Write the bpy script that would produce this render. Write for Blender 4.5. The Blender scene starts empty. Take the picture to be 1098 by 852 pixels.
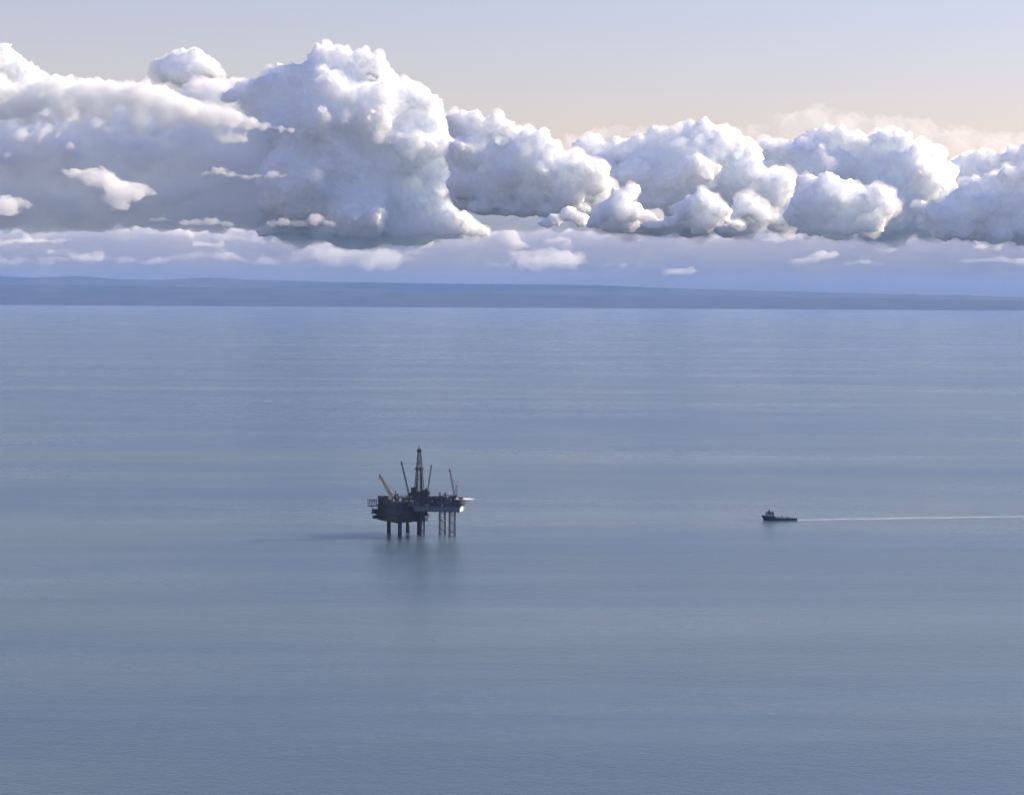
import bpy, math, random
import numpy as np
from mathutils import Vector, Matrix

random.seed(7)
SC = bpy.context.scene
COL = SC.collection
R = math.radians

# ------------------------------------------------------------------ camera
W0, H0, F = 1098.0, 852.0, 2330.0          # photograph size and focal length in its pixels
CAM_H = 265.0
HOR = 313.0                                 # row of the level line through the middle of the picture
ROLL = 0.0055
PITCH = math.atan((H0 / 2 - HOR) / F)
fwd = Vector((0, math.cos(PITCH), -math.sin(PITCH)))
r0 = Vector((1, 0, 0)); u0 = r0.cross(fwd)
rgt = r0 * math.cos(ROLL) + u0 * math.sin(ROLL)
upv = u0 * math.cos(ROLL) - r0 * math.sin(ROLL)
cam_d = bpy.data.cameras.new('camera')
cam_d.sensor_width = 36.0
cam_d.lens = 36.0 * F / W0
cam_d.clip_start = 1.0
cam_d.clip_end = 400000.0
cam = bpy.data.objects.new('camera', cam_d)
COL.objects.link(cam)
M = Matrix((rgt, upv, -fwd)).transposed().to_4x4()
M.translation = (0, 0, CAM_H)
cam.matrix_world = M
SC.camera = cam

def ray(px, py):
    return fwd + rgt * ((px - W0 / 2) / F) - upv * ((py - H0 / 2) / F)
def at(px, py, Y):
    d = ray(px, py)
    return Vector((0, 0, CAM_H)) + d * (Y / d.y)
def on_sea(px, py):
    d = ray(px, py)
    return Vector((0, 0, CAM_H)) + d * (-CAM_H / d.z)

# ------------------------------------------------------------------ sky, sun, exposure
SUN_AZ, SUN_EL = R(73), R(27)               # azimuth to the right of the view direction (+Y)
sun_dir = Vector((math.sin(SUN_AZ) * math.cos(SUN_EL), math.cos(SUN_AZ) * math.cos(SUN_EL), math.sin(SUN_EL)))
world = bpy.data.worlds.new('World'); SC.world = world
world.use_nodes = True
wn, wl = world.node_tree.nodes, world.node_tree.links
bg = wn['Background']
sky = wn.new('ShaderNodeTexSky'); sky.sky_type = 'NISHITA'
sky.sun_disc = False
sky.sun_elevation = SUN_EL
sky.sun_rotation = SUN_AZ
sky.altitude = 2000
sky.air_density = 2.3; sky.dust_density = 0.0; sky.ozone_density = 3.5
tint = wn.new('ShaderNodeMixRGB'); tint.blend_type = 'MULTIPLY'; tint.inputs['Fac'].default_value = 1.0
tint.inputs['Color2'].default_value = (0.97, 0.83, 1.17, 1)      # cool white balance, the same over the whole sky
wl.new(sky.outputs[0], tint.inputs['Color1'])
wl.new(tint.outputs[0], bg.inputs[0])
bg.inputs[1].default_value = 0.076
sun_d = bpy.data.lights.new('sun', 'SUN'); sun_d.energy = 5.0; sun_d.angle = R(0.5)
sun_d.color = (1.0, 0.82, 0.59)
sun = bpy.data.objects.new('sun', sun_d); COL.objects.link(sun)
sun.rotation_euler = sun_dir.to_track_quat('Z', 'Y').to_euler()
SC.view_settings.view_transform = 'Standard'
SC.view_settings.look = 'None'
SC.view_settings.exposure = 0.89
SC.view_settings.gamma = 1.0
SC.view_settings.use_curve_mapping = False
cy = SC.cycles
cy.use_denoising = True
cy.max_bounces = 40; cy.volume_bounces = 40
cy.diffuse_bounces = 4; cy.glossy_bounces = 4; cy.transparent_max_bounces = 32
cy.caustics_reflective = False; cy.caustics_refractive = False

# ------------------------------------------------------------------ helpers
def tag(o, label=None, cat=None, group=None, kind=None):
    if label: o['label'] = label
    if cat: o['category'] = cat
    if group: o['group'] = group
    if kind: o['kind'] = kind
    return o
def empty(name, loc=(0, 0, 0), rz=0.0):
    o = bpy.data.objects.new(name, None); COL.objects.link(o)
    o.location = loc; o.rotation_euler = (0, 0, rz); o.empty_display_size = 5
    return o
def mesh_obj(name, verts, faces, mat=None, parent=None, smooth=False):
    me = bpy.data.meshes.new(name)
    me.from_pydata([tuple(v) for v in verts], [], faces)
    if mat: me.materials.append(mat)
    if smooth: me.polygons.foreach_set('use_smooth', [True] * len(me.polygons))
    me.update()
    o = bpy.data.objects.new(name, me); COL.objects.link(o)
    if parent: o.parent = parent
    return o
def np_mesh(name, V, Fq, mat, smooth=True):
    """V (n,3) float, Fq (m,k) int"""
    me = bpy.data.meshes.new(name)
    k = Fq.shape[1]
    me.vertices.add(len(V)); me.vertices.foreach_set('co', V.astype(np.float32).ravel())
    me.loops.add(Fq.size); me.loops.foreach_set('vertex_index', Fq.astype(np.int32).ravel())
    me.polygons.add(len(Fq))
    me.polygons.foreach_set('loop_start', np.arange(0, Fq.size, k, dtype=np.int32))
    if smooth: me.polygons.foreach_set('use_smooth', np.ones(len(Fq), dtype=bool))
    me.materials.append(mat)
    me.update(calc_edges=True)
    o = bpy.data.objects.new(name, me); COL.objects.link(o)
    return o

class MB:
    def __init__(s, T=None): s.v = []; s.f = []; s.T = T
    def add(s, vs, fs):
        n = len(s.v)
        s.v += [Vector(v) if s.T is None else s.T(Vector(v)) for v in vs]
        s.f += [tuple(i + n for i in f) for f in fs]
        return s
    def box(s, x0, x1, y0, y1, z0, z1):
        vs = [(x, y, z) for z in (z0, z1) for x, y in ((x0, y0), (x1, y0), (x1, y1), (x0, y1))]
        return s.add(vs, [(3, 2, 1, 0), (4, 5, 6, 7), (0, 1, 5, 4), (1, 2, 6, 5), (2, 3, 7, 6), (3, 0, 4, 7)])
    def beam(s, a, b, w, h=None):
        a, b = Vector(a), Vector(b); h = h or w
        d = (b - a)
        if d.length < 1e-6: return s
        d.normalize()
        ref = Vector((0, 0, 1)) if abs(d.z) < 0.9 else Vector((0, 1, 0))
        p = d.cross(ref).normalized(); q = p.cross(d)
        vs = [e + p * sx * w / 2 + q * sy * h / 2 for e in (a, b) for sx, sy in ((-1, -1), (1, -1), (1, 1), (-1, 1))]
        return s.add(vs, [(3, 2, 1, 0), (4, 5, 6, 7), (0, 1, 5, 4), (1, 2, 6, 5), (2, 3, 7, 6), (3, 0, 4, 7)])
    def cyl(s, a, b, ra, rb=None, n=14):
        a, b = Vector(a), Vector(b); rb = ra if rb is None else rb
        d = (b - a).normalized()
        ref = Vector((0, 0, 1)) if abs(d.z) < 0.9 else Vector((0, 1, 0))
        p = d.cross(ref).normalized(); q = d.cross(p)
        vs = []
        for e, r in ((a, ra), (b, rb)):
            for k in range(n):
                t = 2 * math.pi * k / n
                vs.append(e + p * (math.cos(t) * r) + q * (math.sin(t) * r))
        fs = [(k, (k + 1) % n, n + (k + 1) % n, n + k) for k in range(n)]
        fs += [tuple(reversed(range(n))), tuple(range(n, 2 * n))]
        return s.add(vs, fs)
    def prism(s, poly, z0, z1):
        n = len(poly)
        vs = [(x, y, z) for z in (z0, z1) for x, y in poly]
        fs = [(k, (k + 1) % n, n + (k + 1) % n, n + k) for k in range(n)]
        return s.add(vs, fs + [tuple(reversed(range(n))), tuple(range(n, 2 * n))])
    def rail(s, pts, z, h=1.2, w=0.12, step=2.4, closed=True):
        pts = [Vector((x, y, z)) for x, y in pts]
        segs = list(zip(pts, pts[1:] + pts[:1])) if closed else list(zip(pts, pts[1:]))
        for a, b in segs:
            for hh in (h, h * 0.55): s.beam(a + Vector((0, 0, hh)), b + Vector((0, 0, hh)), w)
            n = max(1, int((b - a).length / step))
            for k in range(n):
                p = a.lerp(b, k / n); s.beam(p, p + Vector((0, 0, h)), w)
        return s
    def truss(s, a, b, wa, wb, bays, chord, brace, side=None):
        """four-chord lattice between two points, square section wa -> wb"""
        a, b = Vector(a), Vector(b); d = (b - a).normalized()
        ref = side or (Vector((0, 1, 0)) if abs(d.y) < 0.9 else Vector((1, 0, 0)))
        p = d.cross(ref).normalized(); q = d.cross(p)
        cs = [(-1, -1), (1, -1), (1, 1), (-1, 1)]
        def pt(i, t):
            w = (wa + (wb - wa) * t) / 2
            return a.lerp(b, t) + p * cs[i][0] * w + q * cs[i][1] * w
        for i in range(4): s.beam(pt(i, 0), pt(i, 1), chord)
        for k in range(bays):
            t0, t1 = k / bays, (k + 1) / bays
            for i in range(4):
                j = (i + 1) % 4
                s.beam(pt(i, t1), pt(j, t1), brace)
                if k % 2 == 0: s.beam(pt(i, t0), pt(j, t1), brace)
                else: s.beam(pt(j, t0), pt(i, t1), brace)
        return s
    def build(s, name, mat, parent=None, smooth=False):
        return mesh_obj(name, s.v, s.f, mat, parent, smooth)

# ------------------------------------------------------------------ materials
def nodemat(name):
    m = bpy.data.materials.new(name); m.use_nodes = True
    return m, m.node_tree.nodes, m.node_tree.links, m.node_tree.nodes['Principled BSDF']
def paint(name, col, rough=0.55, var=0.35, scale=0.35, metal=0.0, stain=(0.10, 0.05, 0.03), stain_amt=0.25):
    m, n, l, p = nodemat(name)
    tc = n.new('ShaderNodeTexCoord')
    mp = n.new('ShaderNodeMapping'); mp.inputs['Scale'].default_value = (1, 1, 0.35)
    l.new(tc.outputs['Object'], mp.inputs['Vector'])
    nz = n.new('ShaderNodeTexNoise'); nz.inputs['Scale'].default_value = scale; nz.inputs['Detail'].default_value = 6
    l.new(mp.outputs['Vector'], nz.inputs['Vector'])
    cr = n.new('ShaderNodeValToRGB')
    cr.color_ramp.elements[0].position = 0.3; cr.color_ramp.elements[1].position = 0.7
    cr.color_ramp.elements[0].color = tuple(c * (1 - var) for c in col) + (1,)
    cr.color_ramp.elements[1].color = tuple(min(1, c * (1 + var * 0.5)) for c in col) + (1,)
    l.new(nz.outputs['Fac'], cr.inputs['Fac'])
    n2 = n.new('ShaderNodeTexNoise'); n2.inputs['Scale'].default_value = scale * 2.7; n2.inputs['Detail'].default_value = 5
    l.new(mp.outputs['Vector'], n2.inputs['Vector'])
    c2 = n.new('ShaderNodeValToRGB')
    c2.color_ramp.elements[0].position = 0.55; c2.color_ramp.elements[1].position = 0.72
    c2.color_ramp.elements[0].color = (0, 0, 0, 1); c2.color_ramp.elements[1].color = (stain_amt * 2.5,) * 3 + (1,)
    l.new(n2.outputs['Fac'], c2.inputs['Fac'])
    mx = n.new('ShaderNodeMixRGB'); mx.inputs['Color2'].default_value = stain + (1,)
    l.new(c2.outputs['Color'], mx.inputs['Fac']); l.new(cr.outputs['Color'], mx.inputs['Color1'])
    l.new(mx.outputs['Color'], p.inputs['Base Color'])
    p.inputs['Roughness'].default_value = rough
    p.inputs['Metallic'].default_value = metal
    return m
MT = {
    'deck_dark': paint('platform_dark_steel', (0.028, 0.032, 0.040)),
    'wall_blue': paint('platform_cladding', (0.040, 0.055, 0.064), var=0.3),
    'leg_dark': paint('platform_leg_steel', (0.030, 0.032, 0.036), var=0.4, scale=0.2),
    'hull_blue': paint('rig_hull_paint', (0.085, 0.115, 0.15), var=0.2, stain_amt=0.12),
    'white': paint('white_paint', (0.72, 0.71, 0.67), var=0.12, stain_amt=0.08),
    'grey': paint('grey_paint', (0.34, 0.35, 0.36), var=0.2),
    'rust': paint('rust_red_paint', (0.075, 0.035, 0.036), var=0.4),
    'red': paint('faded_red_paint', (0.17, 0.08, 0.09), var=0.3),
    'yellow': paint('faded_yellow_paint', (0.50, 0.36, 0.13), var=0.2, stain_amt=0.2),
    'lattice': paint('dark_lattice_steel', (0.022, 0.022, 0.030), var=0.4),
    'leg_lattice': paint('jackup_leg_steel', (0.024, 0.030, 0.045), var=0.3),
    'house_blue': paint('accommodation_paint', (0.045, 0.07, 0.11), var=0.2),
    'tan': paint('tan_paint', (0.45, 0.36, 0.25), var=0.25),
    'boat_hull': paint('boat_hull_paint', (0.015, 0.025, 0.075), rough=0.35, var=0.3, stain_amt=0.05),
    'boat_grey': paint('boat_house_paint', (0.36, 0.38, 0.42), var=0.12, stain_amt=0.05),
    'boat_deck': paint('boat_deck_paint', (0.09, 0.10, 0.11), var=0.3),
}
def glass_mat():
    m, n, l, p = nodemat('dark_window_glass')
    p.inputs['Base Color'].default_value = (0.01, 0.012, 0.016, 1); p.inputs['Roughness'].default_value = 0.08
    return m
MT['glass'] = glass_mat()

# ------------------------------------------------------------------ numpy gradient noise
_rng = np.random.RandomState(11)
_perm = _rng.permutation(256).astype(np.int32); _perm = np.concatenate([_perm, _perm, _perm])
_g = _rng.normal(size=(256, 3)); _g /= np.linalg.norm(_g, axis=1)[:, None]; _g = _g.astype(np.float32)
def perlin(p):
    p = p.astype(np.float32)
    i = np.floor(p).astype(np.int32); f = p - i; i &= 255
    u = f * f * f * (f * (f * 6 - 15) + 10)
    out = 0
    for dx in (0, 1):
        wx = u[:, 0] if dx else 1 - u[:, 0]
        for dy in (0, 1):
            wy = u[:, 1] if dy else 1 - u[:, 1]
            for dz in (0, 1):
                wz = u[:, 2] if dz else 1 - u[:, 2]
                h = _perm[_perm[_perm[(i[:, 0] + dx) & 255] + ((i[:, 1] + dy) & 255)] + ((i[:, 2] + dz) & 255)]
                g = _g[h]
                d = g[:, 0] * (f[:, 0] - dx) + g[:, 1] * (f[:, 1] - dy) + g[:, 2] * (f[:, 2] - dz)
                out = out + wx * wy * wz * d
    return out
def fbm(p, octs=5, gain=0.5, lac=2.03):
    s = 0; a = 1.0
    for k in range(octs):
        s = s + a * perlin(p * lac ** k + 17.3 * k); a *= gain
    return s

# ------------------------------------------------------------------ sea
def sea_material():
    m, n, l, p = nodemat('sea_water')
    tc = n.new('ShaderNodeTexCoord')
    def mapped(sx, sy, rot=0.0):
        mp = n.new('ShaderNodeMapping')
        mp.inputs['Rotation'].default_value = (0, 0, rot)
        mp.inputs['Scale'].default_value = (sx, sy, 1)
        l.new(tc.outputs['Object'], mp.inputs['Vector']); return mp.outputs['Vector']
    def noise(vec, detail=3, rough=0.5):
        t = n.new('ShaderNodeTexNoise'); t.inputs['Scale'].default_value = 1.0
        t.inputs['Detail'].default_value = detail; t.inputs['Roughness'].default_value = rough
        l.new(vec, t.inputs['Vector']); return t.outputs['Fac']
    def ramp(fac, a, b, ca, cb):
        r = n.new('ShaderNodeMapRange'); r.inputs['From Min'].default_value = a; r.inputs['From Max'].default_value = b
        r.inputs['To Min'].default_value = ca; r.inputs['To Max'].default_value = cb
        r.interpolation_type = 'SMOOTHSTEP'
        l.new(fac, r.inputs['Value']); return r.outputs['Result']
    def math_(op, a, b):
        t = n.new('ShaderNodeMath'); t.operation = op
        for k, x in enumerate((a, b)):
            if isinstance(x, (int, float)): t.inputs[k].default_value = x
            else: l.new(x, t.inputs[k])
        return t.outputs[0]
    # wind lanes and tide streaks (real roughness patches), long in x
    big = noise(mapped(1 / 1300, 1 / 380, R(5)), 5, 0.6)
    mid = noise(mapped(1 / 700, 1 / 60, R(-3)), 3, 0.6)
    lanes = math_('ADD', math_('MULTIPLY', big, 0.65), math_('MULTIPLY', mid, 0.35))
    calm = ramp(lanes, 0.38, 0.63, 0.0, 1.0)
    # chop
    w0 = noise(mapped(1 / 3.0, 1 / 5.0, R(8)), 2, 0.5)
    w1 = noise(mapped(1 / 9.0, 1 / 7.0, R(25)), 4, 0.6)
    w2 = noise(mapped(1 / 28.0, 1 / 16.0, R(12)), 2, 0.5)
    hgt = math_('ADD', math_('ADD', math_('MULTIPLY', w1, 0.75), math_('MULTIPLY', w2, 0.9)), math_('MULTIPLY', w0, 0.85))
    bp = n.new('ShaderNodeBump'); bp.inputs['Distance'].default_value = 1.0
    l.new(hgt, bp.inputs['Height'])
    l.new(ramp(calm, 0, 1, 0.60, 0.30), bp.inputs['Strength'])
    l.new(bp.outputs['Normal'], p.inputs['Normal'])
    l.new(ramp(calm, 0, 1, 0.31, 0.27), p.inputs['Roughness'])
    # silty water: greener plumes
    plume = noise(mapped(1 / 2600, 1 / 300, R(-6)), 3, 0.5)
    mx = n.new('ShaderNodeMixRGB')
    mx.inputs['Color1'].default_value = (0.060, 0.098, 0.140, 1); mx.inputs['Color2'].default_value = (0.088, 0.128, 0.142, 1)
    l.new(ramp(plume, 0.4, 0.62, 0, 1), mx.inputs['Fac'])
    l.new(mx.outputs['Color'], p.inputs['Base Color'])
    p.inputs['IOR'].default_value = 1.33
    p.subsurface_method = 'BURLEY'                    # light spreads inside the silty water
    p.inputs['Subsurface Weight'].default_value = 1.0
    p.inputs['Subsurface Radius'].default_value = (1, 1, 1)
    p.inputs['Subsurface Scale'].default_value = 70.0
    return m
SEA_X, SEA_Y0, SEA_Y1 = 60000, -8000, 64000
ys = [SEA_Y0, -2000, 0, 1000, 2000, 3000, 5000, 8000, 12000, 20000, 30000, 40000, SEA_Y1]
xs = [-SEA_X, -20000, -8000, -3000, 0, 3000, 8000, 20000, SEA_X]
sv = [(x, y, 0) for y in ys for x in xs]
nx = len(xs)
sf = [(j * nx + i, j * nx + i + 1, (j + 1) * nx + i + 1, (j + 1) * nx + i) for j in range(len(ys) - 1) for i in range(nx - 1)]
tag(mesh_obj('sea', sv, sf, sea_material()), kind='structure')

# ------------------------------------------------------------------ far shore
def land_material():
    m, n, l, p = nodemat('forest_land')
    tc = n.new('ShaderNodeTexCoord')
    t = n.new('ShaderNodeTexNoise'); t.inputs['Scale'].default_value = 1 / 800; t.inputs['Detail'].default_value = 8
    t.inputs['Roughness'].default_value = 0.65
    l.new(tc.outputs['Object'], t.inputs['Vector'])
    cr = n.new('ShaderNodeValToRGB')
    e = cr.color_ramp.elements
    e[0].position = 0.38; e[0].color = (0.010, 0.016, 0.011, 1)
    e[1].position = 0.68; e[1].color = (0.055, 0.054, 0.038, 1)
    l.new(t.outputs['Fac'], cr.inputs['Fac']); l.new(cr.outputs['Color'], p.inputs['Base Color'])
    p.inputs['Roughness'].default_value = 0.95
    p.inputs['Specular IOR Level'].default_value = 0.1
    return m
LAND = land_material()
def shore(name, y0, y1, x_half, prof, rise, nxx, nyy, rough_amp, seed):
    gx = np.linspace(-x_half, x_half, nxx); gy = np.linspace(0, 1, nyy)
    X, T = np.meshgrid(gx, gy)
    P = np.stack([X.ravel() / 2500, T.ravel() * 2 + seed, np.full(X.size, seed)], 1)
    edge = fbm(np.stack([X.ravel() / 6000, np.full(X.size, seed + 3.1), np.zeros(X.size)], 1), 5).reshape(X.shape) * 260
    Y = y0 + edge * (1 - T) + T * (y1 - y0)
    crest = np.interp(X, prof[0], prof[1])
    s = np.clip(T / rise, 0, 1); s = s * s * (3 - 2 * s)
    Z = crest * s + fbm(P, 6, 0.55).reshape(X.shape) * rough_amp * s
    Z += np.abs(fbm(P * 9.0, 4, 0.6)).reshape(X.shape) * rough_amp * 0.35 * (T > 0)
    Z += 14.0 * (T > 0)
    Z[0, :] = -0.5
    V = np.stack([X.ravel(), Y.ravel(), Z.ravel()], 1)
    idx = np.arange(nxx * nyy).reshape(nyy, nxx)
    Fq = np.stack([idx[:-1, :-1].ravel(), idx[:-1, 1:].ravel(), idx[1:, 1:].ravel(), idx[1:, :-1].ravel()], 1)
    return tag(np_mesh(name, V, Fq, LAND), kind='structure')
# crest heights read as rows of the picture, turned into metres at the crest's distance
def crest(rows, Yd, half):
    px = np.array([r[0] for r in rows], float); py = np.array([r[1] for r in rows], float)
    x = (px - W0 / 2) * Yd / F; z = CAM_H + (HOR + (px - W0 / 2) * ROLL - py) * Yd / F - 22
    return (np.concatenate([[-half], x, [half]]), np.concatenate([[z[0]], z, [z[-1]]]))
shore('near_shore', 36500, 43000, 26000, crest([(-200, 304), (0, 305), (150, 306), (275, 309), (420, 312), (550, 314), (700, 316.5), (800, 318), (950, 320), (1098, 322), (1300, 323)], 41700, 26000), 0.8, 900, 40, 14, 1.7)
shore('far_hills', 46000, 56000, 34000,
      crest([(-200, 299), (-60, 297), (0, 296), (30, 298), (75, 296), (105, 298.5), (170, 300), (225, 297), (262, 300), (340, 301), (430, 303), (550, 304.5), (640, 305.5), (730, 309),
             (850, 312), (1000, 316), (1032, 315.5), (1060, 317), (1098, 318.5), (1300, 320)], 53000, 34000), 0.7, 900, 40, 14, 5.2)

# ------------------------------------------------------------------ haze
hz_m = bpy.data.materials.new('haze_air'); hz_m.use_nodes = True
hn, hl = hz_m.node_tree.nodes, hz_m.node_tree.links
for x in list(hn):
    if x.type == 'BSDF_PRINCIPLED': hn.remove(x)
pv = hn.new('ShaderNodeVolumePrincipled')
pv.inputs['Color'].default_value = (0.31, 0.51, 0.96, 1)
pv.inputs['Density'].default_value = 1.45e-5
pv.inputs['Anisotropy'].default_value = 0.0
hl.new(pv.outputs[0], hn['Material Output'].inputs['Volume'])
hz = MB().box(-62000, 62000, -8500, 66000, -2, 640).build('haze', hz_m)
tag(hz, kind='stuff')

# ------------------------------------------------------------------ clouds (lit volumes inside billowing closed meshes)
def cloud_mat(name, density, aniso=0.25, col=(0.984, 0.995, 1.0)):
    m = bpy.data.materials.new(name); m.use_nodes = True
    n, l = m.node_tree.nodes, m.node_tree.links
    for x in list(n):
        if x.type == 'BSDF_PRINCIPLED': n.remove(x)
    v = n.new('ShaderNodeVolumePrincipled')
    v.inputs['Color'].default_value = col + (1,)  # slight blue in the droplet colour, so thick shaded parts turn bluer
    v.inputs['Density'].default_value = density
    v.inputs['Anisotropy'].default_value = aniso
    l.new(v.outputs[0], n['Material Output'].inputs['Volume'])
    return m
def cloud_body(name, radius):
    m, n, l, p = nodemat(name)
    p.inputs['Base Color'].default_value = (0.88, 0.925, 1.0, 1)  # pale blue put into the colour stands in for airlight and blue shade
    p.inputs['Roughness'].default_value = 1.0
    p.inputs['Specular IOR Level'].default_value = 0.0
    p.inputs['IOR'].default_value = 1.02
    p.inputs['Subsurface Weight'].default_value = 1.0
    p.inputs['Subsurface Radius'].default_value = (1, 1, 1)
    p.inputs['Subsurface Scale'].default_value = radius
    return m
CM_DENSE = cloud_body('cumulus_body', 800)
CM_FRINGE = cloud_mat('cloud_edge_droplets', 0.0028, 0.0)
CM_SCRAP = cloud_mat('scrap_droplets', 0.0045, 0.0, (0.99, 0.997, 1.0))
CM_SEMI = cloud_mat('shelf_droplets', 0.0045, 0.0)
CM_DECK = cloud_mat('deck_droplets', 0.0022, 0.0, (0.994, 0.998, 1.0))
CM_SOFT = cloud_mat('soft_cloud_droplets', 0.003, 0.0, (0.986, 0.996, 1.0))
CM_MID = cloud_mat('bank_droplets', 0.005, 0.0, (0.992, 0.998, 1.0))
CM_THIN = cloud_mat('thin_cloud_droplets', 0.0012)
CM_FAINT = cloud_mat('faint_cloud_droplets', 0.0016, 0.0, (0.996, 0.999, 1.0))
CM_WISP = cloud_mat('wisp_droplets', 0.0006)
def ico(sub):
    import bmesh
    b = bmesh.new(); bmesh.ops.create_icosphere(b, subdivisions=sub, radius=1.0)
    v = np.array([x.co[:] for x in b.verts]); f = np.array([[q.index for q in p.verts] for p in b.faces]); b.free()
    return v, f
ICO2 = ico(2)
def cloud(label, Yd, lobes, base=None, voxel=1.4, kids=14, grand=4, squash=1.0, depth=0.8, mat=None, amp=1.0, seed=1,
          group=None, name='cumulus_cloud', base_soft=2.0, body=True, relax=2, fringe=None):
    """lobes: (px, py, radius) as they would stand at distance Yd; each lobe grows smaller lobes"""
    rs = np.random.RandomState(seed)
    if fringe is None: fringe = mat is None and max(L[2] for L in lobes) > 12
    S = Yd / F                                        # metres for one picture unit at that distance
    sph = []
    lobes = list(lobes)
    if body:                                          # bulk behind the visible heads, and a level foot where there is a base
        lobes += [(px, py + 0.35 * r, r * 1.05, 1.0, 1.1) for px, py, r in [L[:3] for L in lobes] if r > 11]
        if base is not None and max(L[2] for L in lobes) > 18:
            x0, x1 = min(L[0] for L in lobes), max(L[0] for L in lobes)
            lobes += [(x, base - 5 - 5 * rs.rand(), 11, 1.6, rs.uniform(-0.8, 1.5)) for x in np.arange(x0 + 0.16 * (x1 - x0), x1 - 0.1 * (x1 - x0), 15)]
    for L in lobes:
        px, py, r = L[:3]
        sx = L[3] if len(L) > 3 else 1.0              # widening
        dy = L[4] if len(L) > 4 else rs.uniform(-0.5, 0.5) * depth
        c = at(px, py, Yd); c = np.array(c) + np.array([0, dy * r * S, 0]); R0 = r * S
        sph.append((c, R0, sx))
        for k in range(kids):
            d = rs.normal(size=3); d[2] = abs(d[2]) * 0.9 - 0.25; d[1] -= 0.35; d /= np.linalg.norm(d)
            rr = R0 * rs.uniform(0.20, 0.42)
            cc = c + d * np.array([sx, depth, squash]) * (R0 * rs.uniform(0.70, 0.90))
            sph.append((cc, rr, 1.0))
            for g in range(grand):
                d2 = rs.normal(size=3) + d * 0.9; d2[1] -= 0.3; d2 /= np.linalg.norm(d2)
                sph.append((cc + d2 * rr * 0.78, rr * rs.uniform(0.28, 0.5), 1.0))
    iv, jf = ICO2; VS = []; FS = []; n = 0
    for c, rr, sx in sph:
        VS.append(iv * np.array([rr * sx, rr * max(depth, 0.6), rr * squash]) + c); FS.append(jf + n); n += len(iv)
    V = np.concatenate(VS); Fq = np.concatenate(FS)
    if base is not None:
        zb = float(at(549, base, Yd).z)
    org = V.mean(0); V = V - org
    def revoxel(V, Fq, size):
        tmp = np_mesh('tmp_cloud', V, Fq, CM_DENSE)
        md = tmp.modifiers.new('r', 'REMESH'); md.mode = 'VOXEL'; md.voxel_size = size
        dg = bpy.context.evaluated_depsgraph_get()
        ev = bpy.data.meshes.new_from_object(tmp.evaluated_get(dg))
        old = tmp.data; bpy.data.objects.remove(tmp); bpy.data.meshes.remove(old)
        nv, nf = len(ev.vertices), len(ev.polygons)
        A = np.empty(nv * 3, np.float32); ev.vertices.foreach_get('co', A)
        B = np.empty(nv * 3, np.float32); ev.vertices.foreach_get('normal', B)
        Q = np.empty(nf * 4, np.int32); ev.loops.foreach_get('vertex_index', Q)
        return ev, A.reshape(-1, 3), B.reshape(-1, 3), Q.reshape(-1, 4)
    ev, V, N, Q = revoxel(V, Fq, voxel * S)
    bpy.data.meshes.remove(ev)
    ea = np.concatenate([Q[:, 0], Q[:, 1], Q[:, 2], Q[:, 3]]); eb = np.concatenate([Q[:, 1], Q[:, 2], Q[:, 3], Q[:, 0]])
    deg = np.bincount(ea, minlength=len(V))[:, None]
    for _ in range(relax):                            # round off the joins before the billows are raised
        V = 0.5 * V + 0.5 * np.stack([np.bincount(ea, V[eb, k], len(V)) for k in range(3)], 1) / deg
    P = V / S + seed * 31.7
    D = 0
    for wl_, a in ((42, 3.5), (19, 2.8), (9.5, 3.0), (5.2, 2.4), (3.0, 1.6)):
        D = D + (np.abs(perlin(P / wl_)) * 2.2 - 0.55) * a * amp
    V = V + N * (D * S)[:, None]
    if base is not None:
        zz = zb - org[2]
        below = V[:, 2] < zz
        V[below, 2] = zz + (V[below, 2] - zz) * 0.45 + perlin(P[below] / 14) * base_soft * S * 1.6
    ev, V, N, Q = revoxel(V, Q, voxel * S)
    lab = np.arange(len(V))                           # keep the main body, drop loose crumbs
    ea = np.concatenate([Q[:, 0], Q[:, 1], Q[:, 2], Q[:, 3]]); eb = np.concatenate([Q[:, 1], Q[:, 2], Q[:, 3], Q[:, 0]])
    for _ in range(200):
        m = np.minimum(lab[ea], lab[eb]); new = lab.copy()
        np.minimum.at(new, ea, m); np.minimum.at(new, eb, m)
        new = new[new]; new = new[new]
        if np.array_equal(new, lab): break
        lab = new
    ids, cnt = np.unique(lab, return_counts=True)
    if len(ids) > 1:
        keep = lab == ids[cnt.argmax()]
        idx = np.cumsum(keep) - 1
        Q = idx[Q[keep[Q[:, 0]]]]; V = V[keep]
        bpy.data.meshes.remove(ev)
        t2 = np_mesh('tmp_cloud', V, Q, CM_DENSE); ev = t2.data; bpy.data.objects.remove(t2)
    ev.materials.clear(); ev.materials.append(mat or CM_DENSE)
    ev.polygons.foreach_set('use_smooth', np.ones(len(ev.polygons), dtype=bool))
    ev.update(); ev.name = name
    o = bpy.data.objects.new(name, ev); COL.objects.link(o); o.location = org
    tag(o, label, 'cloud', group)
    if fringe:                                        # ragged thin edge round the dense body
        ev2, A, B, Q2 = revoxel(V, Q, voxel * S * 1.4)
        bpy.data.meshes.remove(ev2)
        P2 = A / S + seed * 13.1
        A = A + B * ((perlin(P2 / 26) * 13 + perlin(P2 / 11) * 10 + perlin(P2 / 5) * 4 + np.abs(perlin(P2 / 6)) * 6 + np.abs(perlin(P2 / 3.5)) * 3 + 0.6) * S)[:, None]
        ev2, A, B, Q2 = revoxel(A, Q2, voxel * S * 1.15)
        ev2.materials.clear(); ev2.materials.append(CM_FRINGE); ev2.name = 'soft_edge'
        f = bpy.data.objects.new('soft_edge', ev2); COL.objects.link(f); f.parent = o
        f['kind'] = 'stuff'
    return o
GB = 'cumulus clouds along the horizon'
_q = random.Random(31)
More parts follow.
